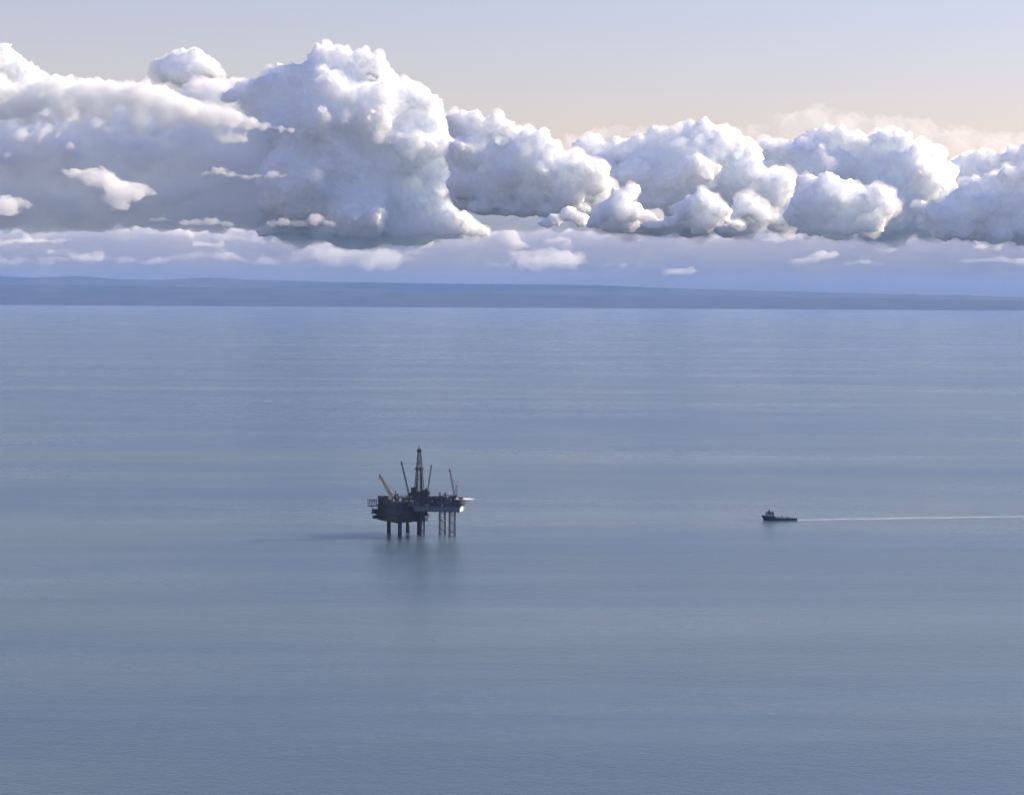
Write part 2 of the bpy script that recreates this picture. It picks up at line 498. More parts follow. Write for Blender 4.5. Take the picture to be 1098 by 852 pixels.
cloud('tall white cumulus tower at the left edge, above the long bright bank', 57000,
      [(4, 56, 13), (-12, 66, 20), (16, 72, 15), (30, 84, 14), (-40, 80, 30)], seed=2, group=GB)
cloud('long bright white cloud shelf sloping down to a point below the big dome', 49000,
      [(-40, 108, 38), (-5, 100, 30), (28, 104, 28), (60, 100, 26), (92, 104, 25), (122, 100, 22), (150, 104, 25), (176, 110, 24),
       (200, 118, 23), (224, 124, 20), (246, 126, 17), (266, 132, 14), (284, 136, 11), (300, 139, 8.5), (312, 140, 6.5),
       (30, 118, 18), (70, 120, 18), (110, 120, 18), (145, 126, 16), (180, 130, 14), (212, 134, 12)] +
      [(x, 128 + x * 0.05 + 9 * _q.uniform(-1, 1), _q.uniform(5, 11), 1.4) for x in range(-30, 270, 11)],
      seed=3, squash=0.8, kids=14, amp=1.2, mat=CM_SEMI, fringe=False, body=False, group=GB)
cloud('small rounded white puff standing above the left bank', 60000,
      [(176, 72, 12), (190, 67, 15), (206, 66, 15), (222, 73, 13), (200, 78, 16, 1.6), (232, 80, 8, 1.4)], base=92, seed=4, group=GB)
cloud('huge cumulus dome, tallest of the row, with a bright right flank', 55000,
      [(346, 62, 16), (364, 62, 15), (388, 68, 14), (405, 72, 13), (335, 78, 18), (372, 86, 24), (302, 78, 14), (318, 86, 18),
       (290, 96, 20), (262, 98, 14), (275, 108, 20), (245, 104, 10), (412, 104, 24), (436, 108, 20), (456, 112, 18), (462, 134, 20),
       (392, 124, 40), (340, 140, 46), (440, 160, 36), (476, 160, 20), (492, 172, 14), (470, 190, 24), (400, 200, 46), (320, 200, 50),
       (470, 222, 26), (486, 238, 18, 1.5), (510, 248, 11, 1.8), (380, 230, 40), (436, 232, 34), (350, 110, 36), (300, 130, 30), (376, 168, 36), (360, 180, 40)],
      base=253, seed=5, kids=16, group=GB)
cloud('broad blue grey shaded bank filling the space below the left shelf', 55600,
      [(x, 108 + 6 * math.sin(x * 0.045), 24 + 4 * math.sin(x * 0.09), 1.3, 0.3) for x in range(-60, 300, 22)] +
      [(x, 165 + 5 * math.sin(x * 0.03), 50, 1.6, 0.0) for x in range(-120, 290, 40)] + [(x, 212, 42, 1.8, 0.0) for x in range(-120, 300, 40)],
      base=251, seed=6, amp=2.2, voxel=2.4, kids=8, grand=2, mat=CM_MID, body=False, group=GB)
cloud('soft ragged white cloud floating before the blue grey left bank', 44000,
      [(80, 187, 11, 1.2), (97, 189, 13, 1.3), (114, 188, 12, 1.2), (124, 199, 15, 1.4), (143, 204, 13, 1.5), (158, 208, 9, 1.5), (126, 213, 13, 1.5)],
      seed=7, squash=0.7, mat=CM_SCRAP, amp=0.85, voxel=0.8, relax=1, group=GB)
cloud('flat based white cloud cut by the left edge of the picture', 42000,
      [(-16, 220, 16, 1.3), (4, 217, 13, 1.3), (20, 217, 10, 1.5), (31, 220, 6, 1.5), (6, 227, 10, 2.0)], base=232, seed=8, squash=0.8, mat=CM_SCRAP, amp=0.85, voxel=0.8, relax=1, group=GB)
cloud('thin white cloud fragment with two humps before the dark bank', 44000,
      [(223, 187, 5.5, 1.6), (235, 183, 9, 1.2), (249, 188, 7, 1.6), (264, 190, 6.5, 1.6), (278, 189, 6.5, 1.6), (293, 186, 7.5, 1.2), (304, 188, 4.5, 1.4)],
      seed=9, squash=0.8, mat=CM_SCRAP, amp=0.85, voxel=0.8, relax=1, group=GB)
cloud('low flat white cloud, left of two similar ones under the bank', 40000,
      [(198, 240, 6.5, 1.6), (211, 239, 8, 1.4), (227, 238, 8, 1.4), (243, 240, 7, 1.5)], base=243.5, seed=10, squash=0.8, mat=CM_SCRAP, amp=0.85, voxel=0.8, relax=1, group=GB)
cloud('low flat white cloud, right of two similar ones under the bank', 40000,
      [(293, 240, 7, 1.5), (305, 238, 8, 1.3), (321, 240, 8, 1.4), (338, 235, 10, 1.1), (352, 240, 6.5, 1.5)], base=244.5, seed=11, squash=0.85, mat=CM_SCRAP, amp=0.85, voxel=0.8, relax=1, group=GB)
cloud('tiny white cloud scrap left of the low flat clouds', 40000,
      [(165, 236, 5, 1.5), (173, 235, 5.5, 1.2), (181, 237, 4.5, 1.5)], base=239, seed=12, kids=6, grand=2, mat=CM_SCRAP, amp=0.85, voxel=0.8, relax=1, group=GB)
cloud('layered cumulus heap right of the huge dome, with a pale lower shelf', 49500,
      [(492, 132, 15), (508, 130, 14), (530, 132, 13), (543, 138, 13), (515, 145, 20), (562, 150, 15), (580, 152, 15), (592, 160, 15),
       (560, 165, 22), (500, 165, 22), (530, 175, 22), (545, 186, 22), (585, 186, 24), (615, 182, 22), (500, 195, 22), (635, 190, 22),
       (530, 203, 16, 1.8), (570, 208, 14, 1.8), (608, 208, 16, 1.5)], base=232, seed=13, kids=10, group=GB)
cloud('small domed cumulus with flat base below the layered heap', 42000,
      [(584, 239, 8, 1.2), (594, 235, 10, 1.1), (608, 230, 11, 1.0), (622, 236, 9, 1.2)], base=247, seed=14, group=GB)
cloud('wide ragged cumulus range with many small heads in the right half', 52500,
      [(622, 160, 14), (640, 162, 16), (662, 158, 15), (684, 158, 16), (704, 148, 14), (722, 150, 17), (738, 144, 15), (752, 142, 16), (770, 146, 15), (786, 154, 15), (803, 165, 16),
       (640, 188, 26), (688, 192, 34), (738, 190, 38), (790, 196, 34), (826, 205, 26), (655, 218, 24), (700, 222, 26), (745, 226, 26), (790, 228, 24), (840, 225, 20), (700, 172, 24), (760, 170, 26)],
      base=249, seed=15, kids=16, group=GB)
cloud('rounded bright cumulus in front of the right hand range', 46000,
      [(868, 198, 15), (885, 200, 18), (902, 208, 20), (884, 218, 26), (862, 222, 18), (918, 220, 20), (938, 212, 16), (948, 222, 14), (954, 208, 8), (905, 234, 22), (935, 236, 16)],
      base=251, seed=16, kids=16, group=GB)
cloud('soft blue grey cloud layer filling the gaps behind the right hand cumulus row', 61500,
      [(x, 196 + 8 * math.sin(x * 0.037), 30 + 5 * math.sin(x * 0.061), 1.5, 0.0) for x in range(500, 1240, 30)] + [(x, 228, 26, 1.8, 0.0) for x in range(480, 1240, 30)],
      base=250, seed=33, amp=1.6, voxel=2.2, kids=8, grand=2, mat=CM_MID, body=False, group=GB)
cloud('low bright cumulus with two heads before the foot of the many headed range', 47000,
      [(735, 226, 13), (752, 216, 15), (770, 228, 13), (755, 236, 14, 1.5), (718, 238, 8, 1.8), (698, 241, 7, 2.2), (785, 241, 7, 2.2)], base=248, seed=26, kids=16, group=GB)
cloud('low bright cumulus with a long flat right end, left of the rounded one', 48000,
      [(800, 220, 14), (815, 230, 13), (790, 232, 12), (836, 236, 10, 1.6), (858, 241, 7, 2.2), (880, 243, 5, 2.2)], base=248, seed=27, kids=16, group=GB)
cloud('small bright cumulus head at the left foot of the many headed range', 48000,
      [(664, 212, 12), (678, 205, 11), (650, 224, 12), (672, 228, 15, 1.4), (692, 232, 10, 1.6), (715, 238, 7, 2.2), (635, 236, 8, 1.8)], base=244, seed=28, kids=16, group=GB)
cloud('tall cumulus wall with shaded face behind the rounded bright one', 59000,
      [(824, 162, 13), (842, 164, 16), (862, 160, 15), (882, 152, 17), (902, 150, 16), (922, 156, 16), (945, 154, 16), (962, 156, 17), (982, 166, 17), (998, 172, 16), (1014, 184, 15),
       (930, 188, 34), (975, 195, 36), (875, 188, 30), (895, 176, 22), (915, 182, 22), (1005, 215, 30), (950, 222, 34), (840, 200, 30)], base=250, seed=17, kids=16, group=GB)
cloud('big cumulus mass cut by the right edge of the picture', 49000,
      [(1030, 214, 15), (1046, 202, 16), (1064, 198, 15), (1082, 192, 16), (1100, 188, 16), (1120, 186, 18), (1145, 190, 20), (990, 222, 10), (1002, 228, 13), (1018, 234, 16), (1048, 224, 20), (1080, 218, 22), (1110, 214, 24), (1140, 222, 26),
       (1035, 240, 14, 1.4), (1070, 242, 16, 1.4), (1105, 242, 18), (1140, 246, 20)],
      base=258, seed=18, kids=16, group=GB)
cloud('pale cumulus crest at the right edge, behind the big mass', 61000,
      [(1018, 178, 10), (1035, 176, 12), (1050, 172, 12), (1068, 174, 13), (1085, 170, 14), (1106, 168, 16), (1135, 170, 20), (1050, 190, 18), (1080, 190, 20), (1115, 192, 26), (1020, 192, 16)],
      seed=30, kids=16, group=GB)
cloud('low flat white cloud strip cut by the right edge', 40000,
      [(1036, 280, 5, 2.0), (1052, 279, 6.5, 2.0), (1072, 278, 8, 2.0), (1098, 280, 10, 2.0), (1130, 283, 11, 2)], base=284, seed=19, squash=0.7, mat=CM_SCRAP, amp=0.85, voxel=0.8, relax=1, group=GB)
cloud('small low white cloud sliver between the rounded cumulus and far hills', 40000,
      [(866, 290, 4, 2.0), (880, 288, 4.5, 2.0), (896, 285, 5, 2.0), (912, 282, 6.5, 1.5), (928, 281, 6.5, 1.5), (941, 284, 5, 1.8)], base=288, seed=20, squash=0.7, mat=CM_SCRAP, amp=0.85, voxel=0.8, relax=1, group=GB)
cloud('long low pale cloud streak above the hills on the left', 62000,
      [(x, 278 + 3 * math.sin(x * 0.05) + 2 * math.sin(x * 0.17) - (7 if 340 < x < 430 else 0), 6 + 4 * math.sin(x * 0.083) ** 2 + (8 if 340 < x < 430 else 0), 1.8) for x in range(-60, 445, 12)],
      seed=23, squash=0.8, kids=7, grand=3, voxel=1.6, amp=1.4, mat=CM_FAINT, name='stratus_cloud')
cloud('pale low cloud streak above the hills in the middle', 62000,
      [(x, 283 - (7 if 565 < x < 612 else 0), 5 + (9 if 565 < x < 612 else 0), 1.8) for x in range(500, 690, 11)],
      seed=24, squash=0.8, kids=7, grand=3, voxel=1.6, amp=1.4, mat=CM_FAINT, name='stratus_cloud')
cloud('soft pale cloud veil just under the base of the huge dome', 61000,
      [(x, 257 + 2 * math.sin(x * 0.07), 7 + 3 * math.sin(x * 0.11) ** 2, 2.0) for x in range(240, 440, 14)],
      seed=29, squash=0.8, kids=6, grand=2, voxel=1.8, amp=1.3, mat=CM_FAINT, name='stratus_cloud')
_r = random.Random(77)
cloud('distant pale blue cloud deck low above the whole far shore', 95000,
      [(x, 260, 42, 2.6, 0.6) for x in range(-260, 1400, 50)] + [(x, 299 + (x - 549) * 0.0055, 26, 3, -0.2) for x in range(-260, 1400, 50)] +
      [(_r.uniform(-220, 1340), _r.uniform(240, 292), _r.uniform(3.5, 9), _r.uniform(2.0, 4.0), _r.uniform(-6.0, -2.0)) for _ in range(220)],
      base=330, seed=21, amp=1.3, voxel=2.2, kids=5, grand=1, depth=1.2, squash=0.9, mat=CM_DECK, body=False, name='stratus_cloud')
cloud('thin cream wisp of cloud rising behind the right hand range', 70000,
      [(810, 145, 16, 1.6), (850, 132, 18, 1.6), (880, 126, 16, 1.4), (910, 132, 18, 1.6), (950, 136, 18, 1.6), (990, 142, 18, 1.6), (1030, 150, 20, 1.6), (1070, 156, 22, 1.6), (1110, 160, 26, 1.6)],
      seed=22, amp=1.6, mat=CM_WISP, name='wispy_cloud')
cloud('thin cream wisp of cloud between the layered heap and the many headed range', 64000,
      [(615, 152, 12, 1.6), (640, 146, 12, 1.6), (665, 142, 11, 1.6), (690, 146, 12, 1.6), (715, 150, 12, 1.6)],
      seed=25, amp=1.4, mat=CM_THIN, name='wispy_cloud')

#RIG
# ------------------------------------------------------------------ production platform and jack-up drilling rig
K = 0.985                                             # metres for one picture unit at the rig
KZ = 1.035
def scaled(v): return Vector((v[0] * K, v[1] * K, v[2] * K * KZ))
RIG = on_sea(449, 574.4)
def part(fn, name, mat, parent, T=scaled, smooth=False):
    m = MB(T); fn(m); return m.build(name, mat, parent, smooth)

# --- platform frame: U and V are its two horizontal axes, C its middle
U2, V2 = Vector((0.545, -0.839, 0)), Vector((0.839, 0.545, 0)); C2 = Vector((-17.2, 16.9, 0))
def TPL(v): return scaled(C2 + U2 * v.x + V2 * v.y + Vector((0, 0, v.z)))
def TP(v): return scaled(C2 + Vector((-1.6, 0, 0)) + U2 * (v.x * 1.09) + V2 * (v.y * 1.09) + Vector((0, 0, v.z)))
plat = empty('production_platform', RIG)
tag(plat, 'dark offshore production platform on four thick legs, left of the jack-up rig', 'platform')
for su, sv_ in ((-1, -1), (1, -1), (-1, 1), (1, 1)):
    lx, ly = su * 12.2, sv_ * 12.2
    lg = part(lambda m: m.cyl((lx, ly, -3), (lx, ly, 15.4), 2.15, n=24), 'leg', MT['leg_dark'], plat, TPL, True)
    def collars(m):
        for z in (1.2, 7.5, 13.0): m.cyl((lx, ly, z), (lx, ly, z + 0.5), 2.4, n=24)
        m.cyl((lx + 2.3, ly, 0), (lx + 2.3, ly, 15), 0.25, n=6); m.cyl((lx, ly - 2.35, 0), (lx, ly - 2.35, 15), 0.2, n=6)
    part(collars, 'collar', MT['leg_dark'], lg, TPL)
def sq(h): return [(-h, -h), (h, -h), (h, h), (-h, h)]
rng = random.Random(5)
# decks
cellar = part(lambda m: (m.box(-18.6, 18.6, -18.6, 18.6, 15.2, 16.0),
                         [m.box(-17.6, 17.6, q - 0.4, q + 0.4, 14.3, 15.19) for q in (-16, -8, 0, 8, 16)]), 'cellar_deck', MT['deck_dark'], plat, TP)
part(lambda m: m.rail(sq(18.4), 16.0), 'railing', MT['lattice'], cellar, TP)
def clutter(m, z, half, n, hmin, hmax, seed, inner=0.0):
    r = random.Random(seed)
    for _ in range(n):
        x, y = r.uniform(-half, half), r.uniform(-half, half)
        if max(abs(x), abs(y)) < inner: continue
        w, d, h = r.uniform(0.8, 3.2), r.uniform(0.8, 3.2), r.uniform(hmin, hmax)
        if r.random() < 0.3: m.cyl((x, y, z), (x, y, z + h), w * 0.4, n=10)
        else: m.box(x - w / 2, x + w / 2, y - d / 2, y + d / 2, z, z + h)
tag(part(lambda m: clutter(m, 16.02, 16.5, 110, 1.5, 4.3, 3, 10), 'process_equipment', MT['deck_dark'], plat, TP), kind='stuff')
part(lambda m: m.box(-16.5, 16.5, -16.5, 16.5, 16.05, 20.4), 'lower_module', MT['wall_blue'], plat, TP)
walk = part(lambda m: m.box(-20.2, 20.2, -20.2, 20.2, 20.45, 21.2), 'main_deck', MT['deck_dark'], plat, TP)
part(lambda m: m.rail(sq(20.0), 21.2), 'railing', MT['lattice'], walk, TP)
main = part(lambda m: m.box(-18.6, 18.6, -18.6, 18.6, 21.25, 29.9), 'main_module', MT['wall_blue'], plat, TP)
def ribs(m, half, z0, z1, step, t=0.18):
    x = -half + step / 2
    while x < half:
        for s in (-1, 1):
            m.box(x - 0.16, x + 0.16, s * half - (0 if s > 0 else t), s * half + (t if s > 0 else 0), z0, z1)
            m.box(s * half - (0 if s > 0 else t), s * half + (t if s > 0 else 0), x - 0.16, x + 0.16, z0, z1)
        x += step
part(lambda m: ribs(m, 18.6, 21.3, 29.8, 1.55), 'cladding_rib', MT['wall_blue'], main, TP)
mid = part(lambda m: m.box(-19.4, 19.4, -19.4, 19.4, 29.95, 30.6), 'upper_deck', MT['deck_dark'], plat, TP)
part(lambda m: m.rail(sq(19.2), 30.6), 'railing', MT['lattice'], mid, TP)
upm = part(lambda m: (m.box(-18.2, 5.0, -18.2, 18.2, 30.65, 38.3), m.box(5.01, 18.2, -18.2, 6.0, 30.65, 37.0)), 'upper_module', MT['wall_blue'], plat, TP)
part(lambda m: (ribs(m, 18.2, 30.7, 36.9, 1.7)), 'cladding_rib', MT['wall_blue'], upm, TP)
# doors and louvres on the two faces seen
for face, q, z in ((0, -12, 21.4), (0, 3, 21.4), (1, -9, 21.4), (1, 8, 21.4), (0, -6, 30.75), (1, -3, 30.75), (1, 12, 30.75)):
    if face == 0: fn = lambda m: m.box(18.62, 18.9, q - 0.9, q + 0.9, z, z + 2.6)
    else: fn = lambda m: m.box(q - 0.9, q + 0.9, -18.9, -18.62, z, z + 2.6)
    part(fn, 'door', MT['deck_dark'], plat, TP)
for q, z in ((-14, 25), (-5, 25.5), (9, 25), (15, 25)):
    part(lambda m: [m.box(18.62, 18.95, q - 1.6, q + 1.6, z + 0.45 * k, z + 0.45 * k + 0.28) for k in range(5)], 'louvre', MT['rust'], plat, TP)
# pipe runs
part(lambda m: [m.cyl((19.0, -17, z), (19.0, 17, z), 0.22, n=8) for z in (23.2, 24.0, 28.6)] + [m.cyl((-17, -19.0, z), (17, -19.0, z), 0.22, n=8) for z in (22.8, 27.9, 28.7)],
     'pipe_run', MT['rust'], plat, TP)
for q in (-10, -9, 2.5, 11): part(lambda m: m.cyl((19.3, q, 16), (19.3, q, 38), 0.3, n=8), 'riser', MT['deck_dark'], plat, TP)
# stair tower on the left front face
def stairs(m):
    for k in range(5):
        z = 16 + k * 4.6
        a, b = (-14, -8) if k % 2 else (-8, -14)
        m.beam((a, -20.4, z), (b, -20.4, z + 4.6), 0.9, 0.25)
        m.box(min(a, b) - 1, max(a, b) + 1, -21.3, -19.5, z + 4.5, z + 4.65)
    for x in (-15, -7):
        for y in (-21.2, -19.6): m.beam((x, y, 15.5), (x, y, 39.5), 0.22)
part(stairs, 'stair_tower', MT['lattice'], plat, TP)
# open-frame side gallery on the left corner
def gallery(m):
    for z in (29.2, 35.2): m.box(-26.5, -18.0, -26.0, -19.6, z, z + 0.45)
    for x in (-26.2, -22.3, -18.4):
        for y in (-25.8, -20): m.beam((x, y, 29.2), (x, y, 36.6), 0.35)
    for y in (-25.8, -20):
        m.beam((-26.2, y, 29.4), (-22.3, y, 35.2), 0.25); m.beam((-22.3, y, 35.2), (-18.4, y, 29.4), 0.25)
    m.rail([(-26.3, -25.9), (-18.2, -25.9), (-18.2, -19.8), (-26.3, -19.8)], 35.65)
    m.beam((-26.0, -25.7, 29.2), (-19, -19, 24), 0.3); m.beam((-19, -25.7, 29.2), (-16, -19, 24), 0.3)
part(gallery, 'side_gallery', MT['lattice'], plat, TP)
def landing(m):
    m.box(-24.0, -18.7, -23.5, -12, 21.4, 21.9); m.box(-23.8, -19.0, -22.5, -17.5, 21.95, 26.2)
    m.rail([(-23.9, -23.4), (-18.7, -23.4), (-18.7, -12.1), (-23.9, -12.1)], 21.9)
    m.box(-22.5, -18.7, -22.5, -14, 16.1, 19.6)
part(landing, 'side_module', MT['deck_dark'], plat, TP)
part(lambda m: (m.box(18.7, 22.4, 6, 18, 18.3, 18.8), m.rail([(18.8, 6), (22.3, 6), (22.3, 18), (18.8, 18)], 18.8), m.box(18.7, 21.6, 10, 16, 24.2, 24.6),
                m.rail([(18.8, 10), (21.5, 10), (21.5, 16), (18.8, 16)], 24.6), m.beam((22, 16, 18.3), (24.5, 17.5, 10.5), 0.3)), 'side_walkway', MT['lattice'], plat, TP)
# roof: deck, vents, tanks, containers
roof = part(lambda m: m.box(-18.9, 5.6, -18.9, 18.9, 38.35, 38.9), 'top_deck', MT['deck_dark'], plat, TP)
part(lambda m: m.rail([(-18.8, -18.8), (5.5, -18.8), (5.5, 18.8), (-18.8, 18.8)], 38.9), 'railing', MT['lattice'], roof, TP)
tag(part(lambda m: clutter(m, 38.92, 16, 26, 0.7, 2.2, 9), 'roof_equipment', MT['deck_dark'], plat, TP), kind='stuff')
part(lambda m: (m.box(-17.5, -10, -18.3, -14.5, 38.92, 41.0)), 'container', MT['rust'], plat, TP)
part(lambda m: (m.box(-8.5, -3, -18.0, -15.5, 38.92, 41.6)), 'container', MT['deck_dark'], plat, TP)
for x, y, z0, r_, h in ((3.4, -16.5, 38.9, 1.1, 2.4), (10.5, -16.0, 37.02, 1.0, 2.6), (14.0, -11.0, 37.02, 1.4, 2.2)):
    part(lambda m: (m.cyl((x, y, z0), (x, y, z0 + h), r_, n=16), m.cyl((x, y, z0 + h), (x, y, z0 + h + 0.5), r_, r_ * 0.3, n=16)), 'storage_tank', MT['white'], plat, TP)
for x, y, h in ((-1.5, -12, 5.2), (0.5, -9, 4.0), (-14, 2, 3.5)):
    part(lambda m: (m.cyl((x, y, 38.9), (x, y, 38.9 + h), 0.7, n=10), m.box(x - 0.9, x + 0.9, y - 0.9, y + 0.9, 38.9 + h - 1.2, 38.9 + h)), 'exhaust_stack', MT['deck_dark'], plat, TP)
# cranes
def crane(parent, base, house_z, foot, tip, w0, w1, bays, boom_mat, body_mat, mast=None, chord=0.42, brace=0.24, ped=1.1, cab=2.2, tipdrop=0.0, name='crane'):
    bx, by, bz = base
    c = part(lambda m: (m.cyl((bx, by, bz), (bx, by, house_z), ped, n=16), m.box(bx - cab * 0.8, bx + cab * 0.8, by - cab * 0.7, by + cab * 0.7, house_z, house_z + 1.9),
                        m.box(bx - cab * 0.8, bx - cab * 0.1, by - cab * 0.95, by - cab * 0.71, house_z + 0.3, house_z + 1.7)), name, body_mat, parent)
    part(lambda m: m.truss(foot, tip, w0, w1, bays, chord, brace), 'boom', boom_mat, c)
    d = (Vector(tip) - Vector(foot)).normalized()
    part(lambda m: (m.box(tip[0] - 0.55, tip[0] + 0.55, tip[1] - 0.5, tip[1] + 0.5, tip[2] - 0.6, tip[2] + 0.9)), 'boom_head', body_mat, c)
    if mast:
        top = Vector(mast)
        part(lambda m: (m.beam((bx - 0.8, by - 0.7, house_z + 1.9), top, 0.5), m.beam((bx + 0.9, by - 0.7, house_z + 1.9), top, 0.5),
                        m.beam((bx + 0.9, by + 0.7, house_z + 1.9), top, 0.5), m.box(top.x - 0.7, top.x + 0.7, top.y - 0.7, top.y + 0.7, top.z - 0.4, top.z + 0.6)), 'mast', body_mat, c)
        part(lambda m: (m.cyl(top, Vector(foot).lerp(Vector(tip), 0.72), 0.13, n=6), m.cyl(top + Vector((0, 0.5, 0)), Vector(tip), 0.10, n=6)), 'cable', MT['lattice'], c)
    if tipdrop:
        part(lambda m: (m.cyl(tip, (tip[0] - 0.3, tip[1], tip[2] - tipdrop), 0.09, n=6), m.box(tip[0] - 0.65, tip[0] + 0.05, tip[1] - 0.3, tip[1] + 0.3, tip[2] - tipdrop - 1.2, tip[2] - tipdrop)), 'hook', MT['lattice'], c)
    return c
tag(crane(plat, (-26.3, -2.0, 38.9), 40.0, (-29.3, -2.4, 40.8), (-43.0, -6.0, 65.2), 2.7, 1.5, 11, MT['yellow'], MT['deck_dark'],
          mast=(-25.8, -2.0, 47.6), chord=0.75, brace=0.42, tipdrop=2.5), 'crane with a faded yellow lattice boom leaning left')
tag(crane(plat, (-10.6, -3.0, 37.0), 44.4, (-11.2, -3.2, 46.4), (-19.2, -4.5, 79.4), 1.5, 1.0, 14, MT['lattice'], MT['deck_dark'], chord=0.5, brace=0.3, tipdrop=1.5, ped=0.95, cab=1.9),
    'crane with a long dark steep boom beside the derrick')

# --- jack-up rig frame: A along the hull, B across it
A3, B3 = Vector((0.985, -0.172, 0)), Vector((0.172, 0.985, 0)); O3 = Vector((0, -10, 0))
def TJ(v): return scaled(O3 + A3 * v.x + B3 * v.y + Vector((0, 0, v.z)))
def JL(x, y, z): return O3 + A3 * x + B3 * y + Vector((0, 0, z))
jack = empty('jackup_rig', RIG)
tag(jack, 'jack-up drilling rig with tall derrick, blue grey hull and lattice legs', 'drilling rig')
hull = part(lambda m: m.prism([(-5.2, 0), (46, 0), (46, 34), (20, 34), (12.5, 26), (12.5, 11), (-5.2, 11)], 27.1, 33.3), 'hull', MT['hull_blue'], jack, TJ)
part(lambda m: m.box(46.02, 46.3, 0.6, 19.0, 27.5, 33.2), 'white_end_plate', MT['white'], hull, TJ)
part(lambda m: [m.box(x - 0.15, x + 0.15, -0.14, -0.005, 27.2, 33.2) for x in (11.6, 29, 37.5)] + [m.box(-5.1, 45.9, -0.35, -0.005, 33.0, 33.28), m.box(-5.1, 45.9, -0.3, -0.005, 27.12, 27.4)], 'hull_seam', MT['deck_dark'], hull, TJ)
part(lambda m: m.rail([(-5.0, 0.2), (45.8, 0.2), (45.8, 33.8), (20, 33.8)], 33.3, closed=False), 'railing', MT['lattice'], hull, TJ)
part(lambda m: (m.box(45.5, 50.5, 1, 9, 33.6, 34.1), m.rail([(46, 1.1), (50.4, 1.1), (50.4, 8.9), (46, 8.9)], 34.1, closed=False)), 'end_walkway', MT['deck_dark'], hull, TJ)
# legs
def jleg(x, y, ztop, w):
    ch = [(w / 2, 0)]
    pts = [(x + w / 2 * sx, y + w / 2 * sy) for sx, sy in ((-1, -1), (1, -1), (1, 1), (-1, 1))]
    lg = part(lambda m: [m.cyl((px, py, -6), (px, py, ztop), 0.5, n=8) for px, py in pts], 'leg', MT['leg_lattice'], jack, TJ)
    def br(m):
        z = -4.0; k = 0; bay = 4.6
        while z + bay < ztop + 0.1:
            for i in range(4):
                a, b = pts[i], pts[(i + 1) % 4]
                m.beam((*a, z), (*b, z), 0.26)
                m.beam((*(a if k % 2 else b), z), (*(b if k % 2 else a), z + bay), 0.42)
            z += bay; k += 1
    part(br, 'leg_bracing', MT['leg_lattice'], lg, TJ)
    for px, py in pts: part(lambda m: m.box(px - 0.95, px + 0.95, py - 0.95, py + 0.95, 33.32, 38.6), 'jacking_unit', MT['deck_dark'], lg, TJ)
jleg(35.6, 11.0, 44.0, 5.9)
jleg(21.2, 27.5, 45.5, 6.1)
jleg(3.4, 6.0, 40.5, 3.6)
# substructure, cantilever and drill floor
sub = part(lambda m: (m.box(-4.6, -3.6, 0.6, 10, 33.32, 43.4), m.box(5.6, 6.6, 0.6, 10, 33.32, 43.4), m.box(-3.59, 5.59, 1.2, 9.0, 36.0, 43.2)), 'substructure', MT['wall_blue'], jack, TJ)
part(lambda m: [m.beam((-4.1, 0.5, z), (6.1, 0.5, z + 4.5), 0.4) for z in (33.6, 38.3)] + [m.beam((6.1, 0.5, z), (-4.1, 0.5, z + 4.5), 0.4) for z in (33.6, 38.3)], 'cross_brace', MT['lattice'], sub, TJ)
part(lambda m: (m.box(-8, 30, 1.5, 2.5, 40.6, 42.9) , m.box(-8, 30, 8.5, 9.5, 40.6, 42.9)), 'cantilever_beam', MT['deck_dark'], jack, TJ)
floor_ = part(lambda m: m.box(-10.8, 10.8, 0.2, 13.5, 43.45, 44.4), 'drill_floor', MT['deck_dark'], jack, TJ)
part(lambda m: m.rail([(-10.7, 0.3), (10.7, 0.3), (10.7, 13.4), (-10.7, 13.4)], 44.4), 'railing', MT['lattice'], floor_, TJ)
part(lambda m: (m.box(-8.6, -3.4, 1.0, 8, 44.42, 52.4), m.box(-9.4, -8.61, 2, 7, 44.42, 48.5)), 'windbreak', MT['deck_dark'], jack, TJ)
part(lambda m: (m.box(-3.0, 4.6, 0.7, 1.1, 44.42, 48.2), m.box(4.61, 6.8, 0.7, 9.0, 44.42, 50.0)), 'windbreak', MT['deck_dark'], jack, TJ)
part(lambda m: (m.cyl((8.4, 4.5, 44.42), (8.4, 4.5, 50.6), 1.9, 1.9, n=18), m.cyl((8.4, 4.5, 50.6), (8.4, 4.5, 52.2), 1.9, 0.6, n=18), m.box(9.6, 11.8, 2.5, 7, 44.42, 48.8)), 'mud_tank', MT['rust'], jack, TJ)
part(lambda m: m.box(-2.4, 2.6, 0.3, 0.69, 49.2, 50.3), 'floor_sign_board', MT['tan'], jack, TJ)
# derrick
DB = (-0.4, 5.5)
dz0, dz1 = 44.45, 91.0
def dpt(i, z):
    t = (z - dz0) / (dz1 - dz0); w = (4.9 + (1.35 - 4.9) * t)
    sx, sy = ((-1, -1), (1, -1), (1, 1), (-1, 1))[i]
    return (DB[0] + sx * w, DB[1] + sy * w, z)
def derrick_legs(m):
    for i in range(4): m.beam(dpt(i, dz0), dpt(i, dz1), 0.62)
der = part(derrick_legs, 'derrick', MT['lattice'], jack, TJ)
def derrick_brace(m):
    n = 11
    for k in range(n):
        za, zb_ = dz0 + (dz1 - dz0) * k / n, dz0 + (dz1 - dz0) * (k + 1) / n
        for i in range(4):
            j = (i + 1) % 4
            m.beam(dpt(i, zb_), dpt(j, zb_), 0.34)
            m.beam(dpt(i, za), dpt(j, zb_), 0.22); m.beam(dpt(j, za), dpt(i, zb_), 0.22)
part(derrick_brace, 'derrick_bracing', MT['lattice'], der, TJ)
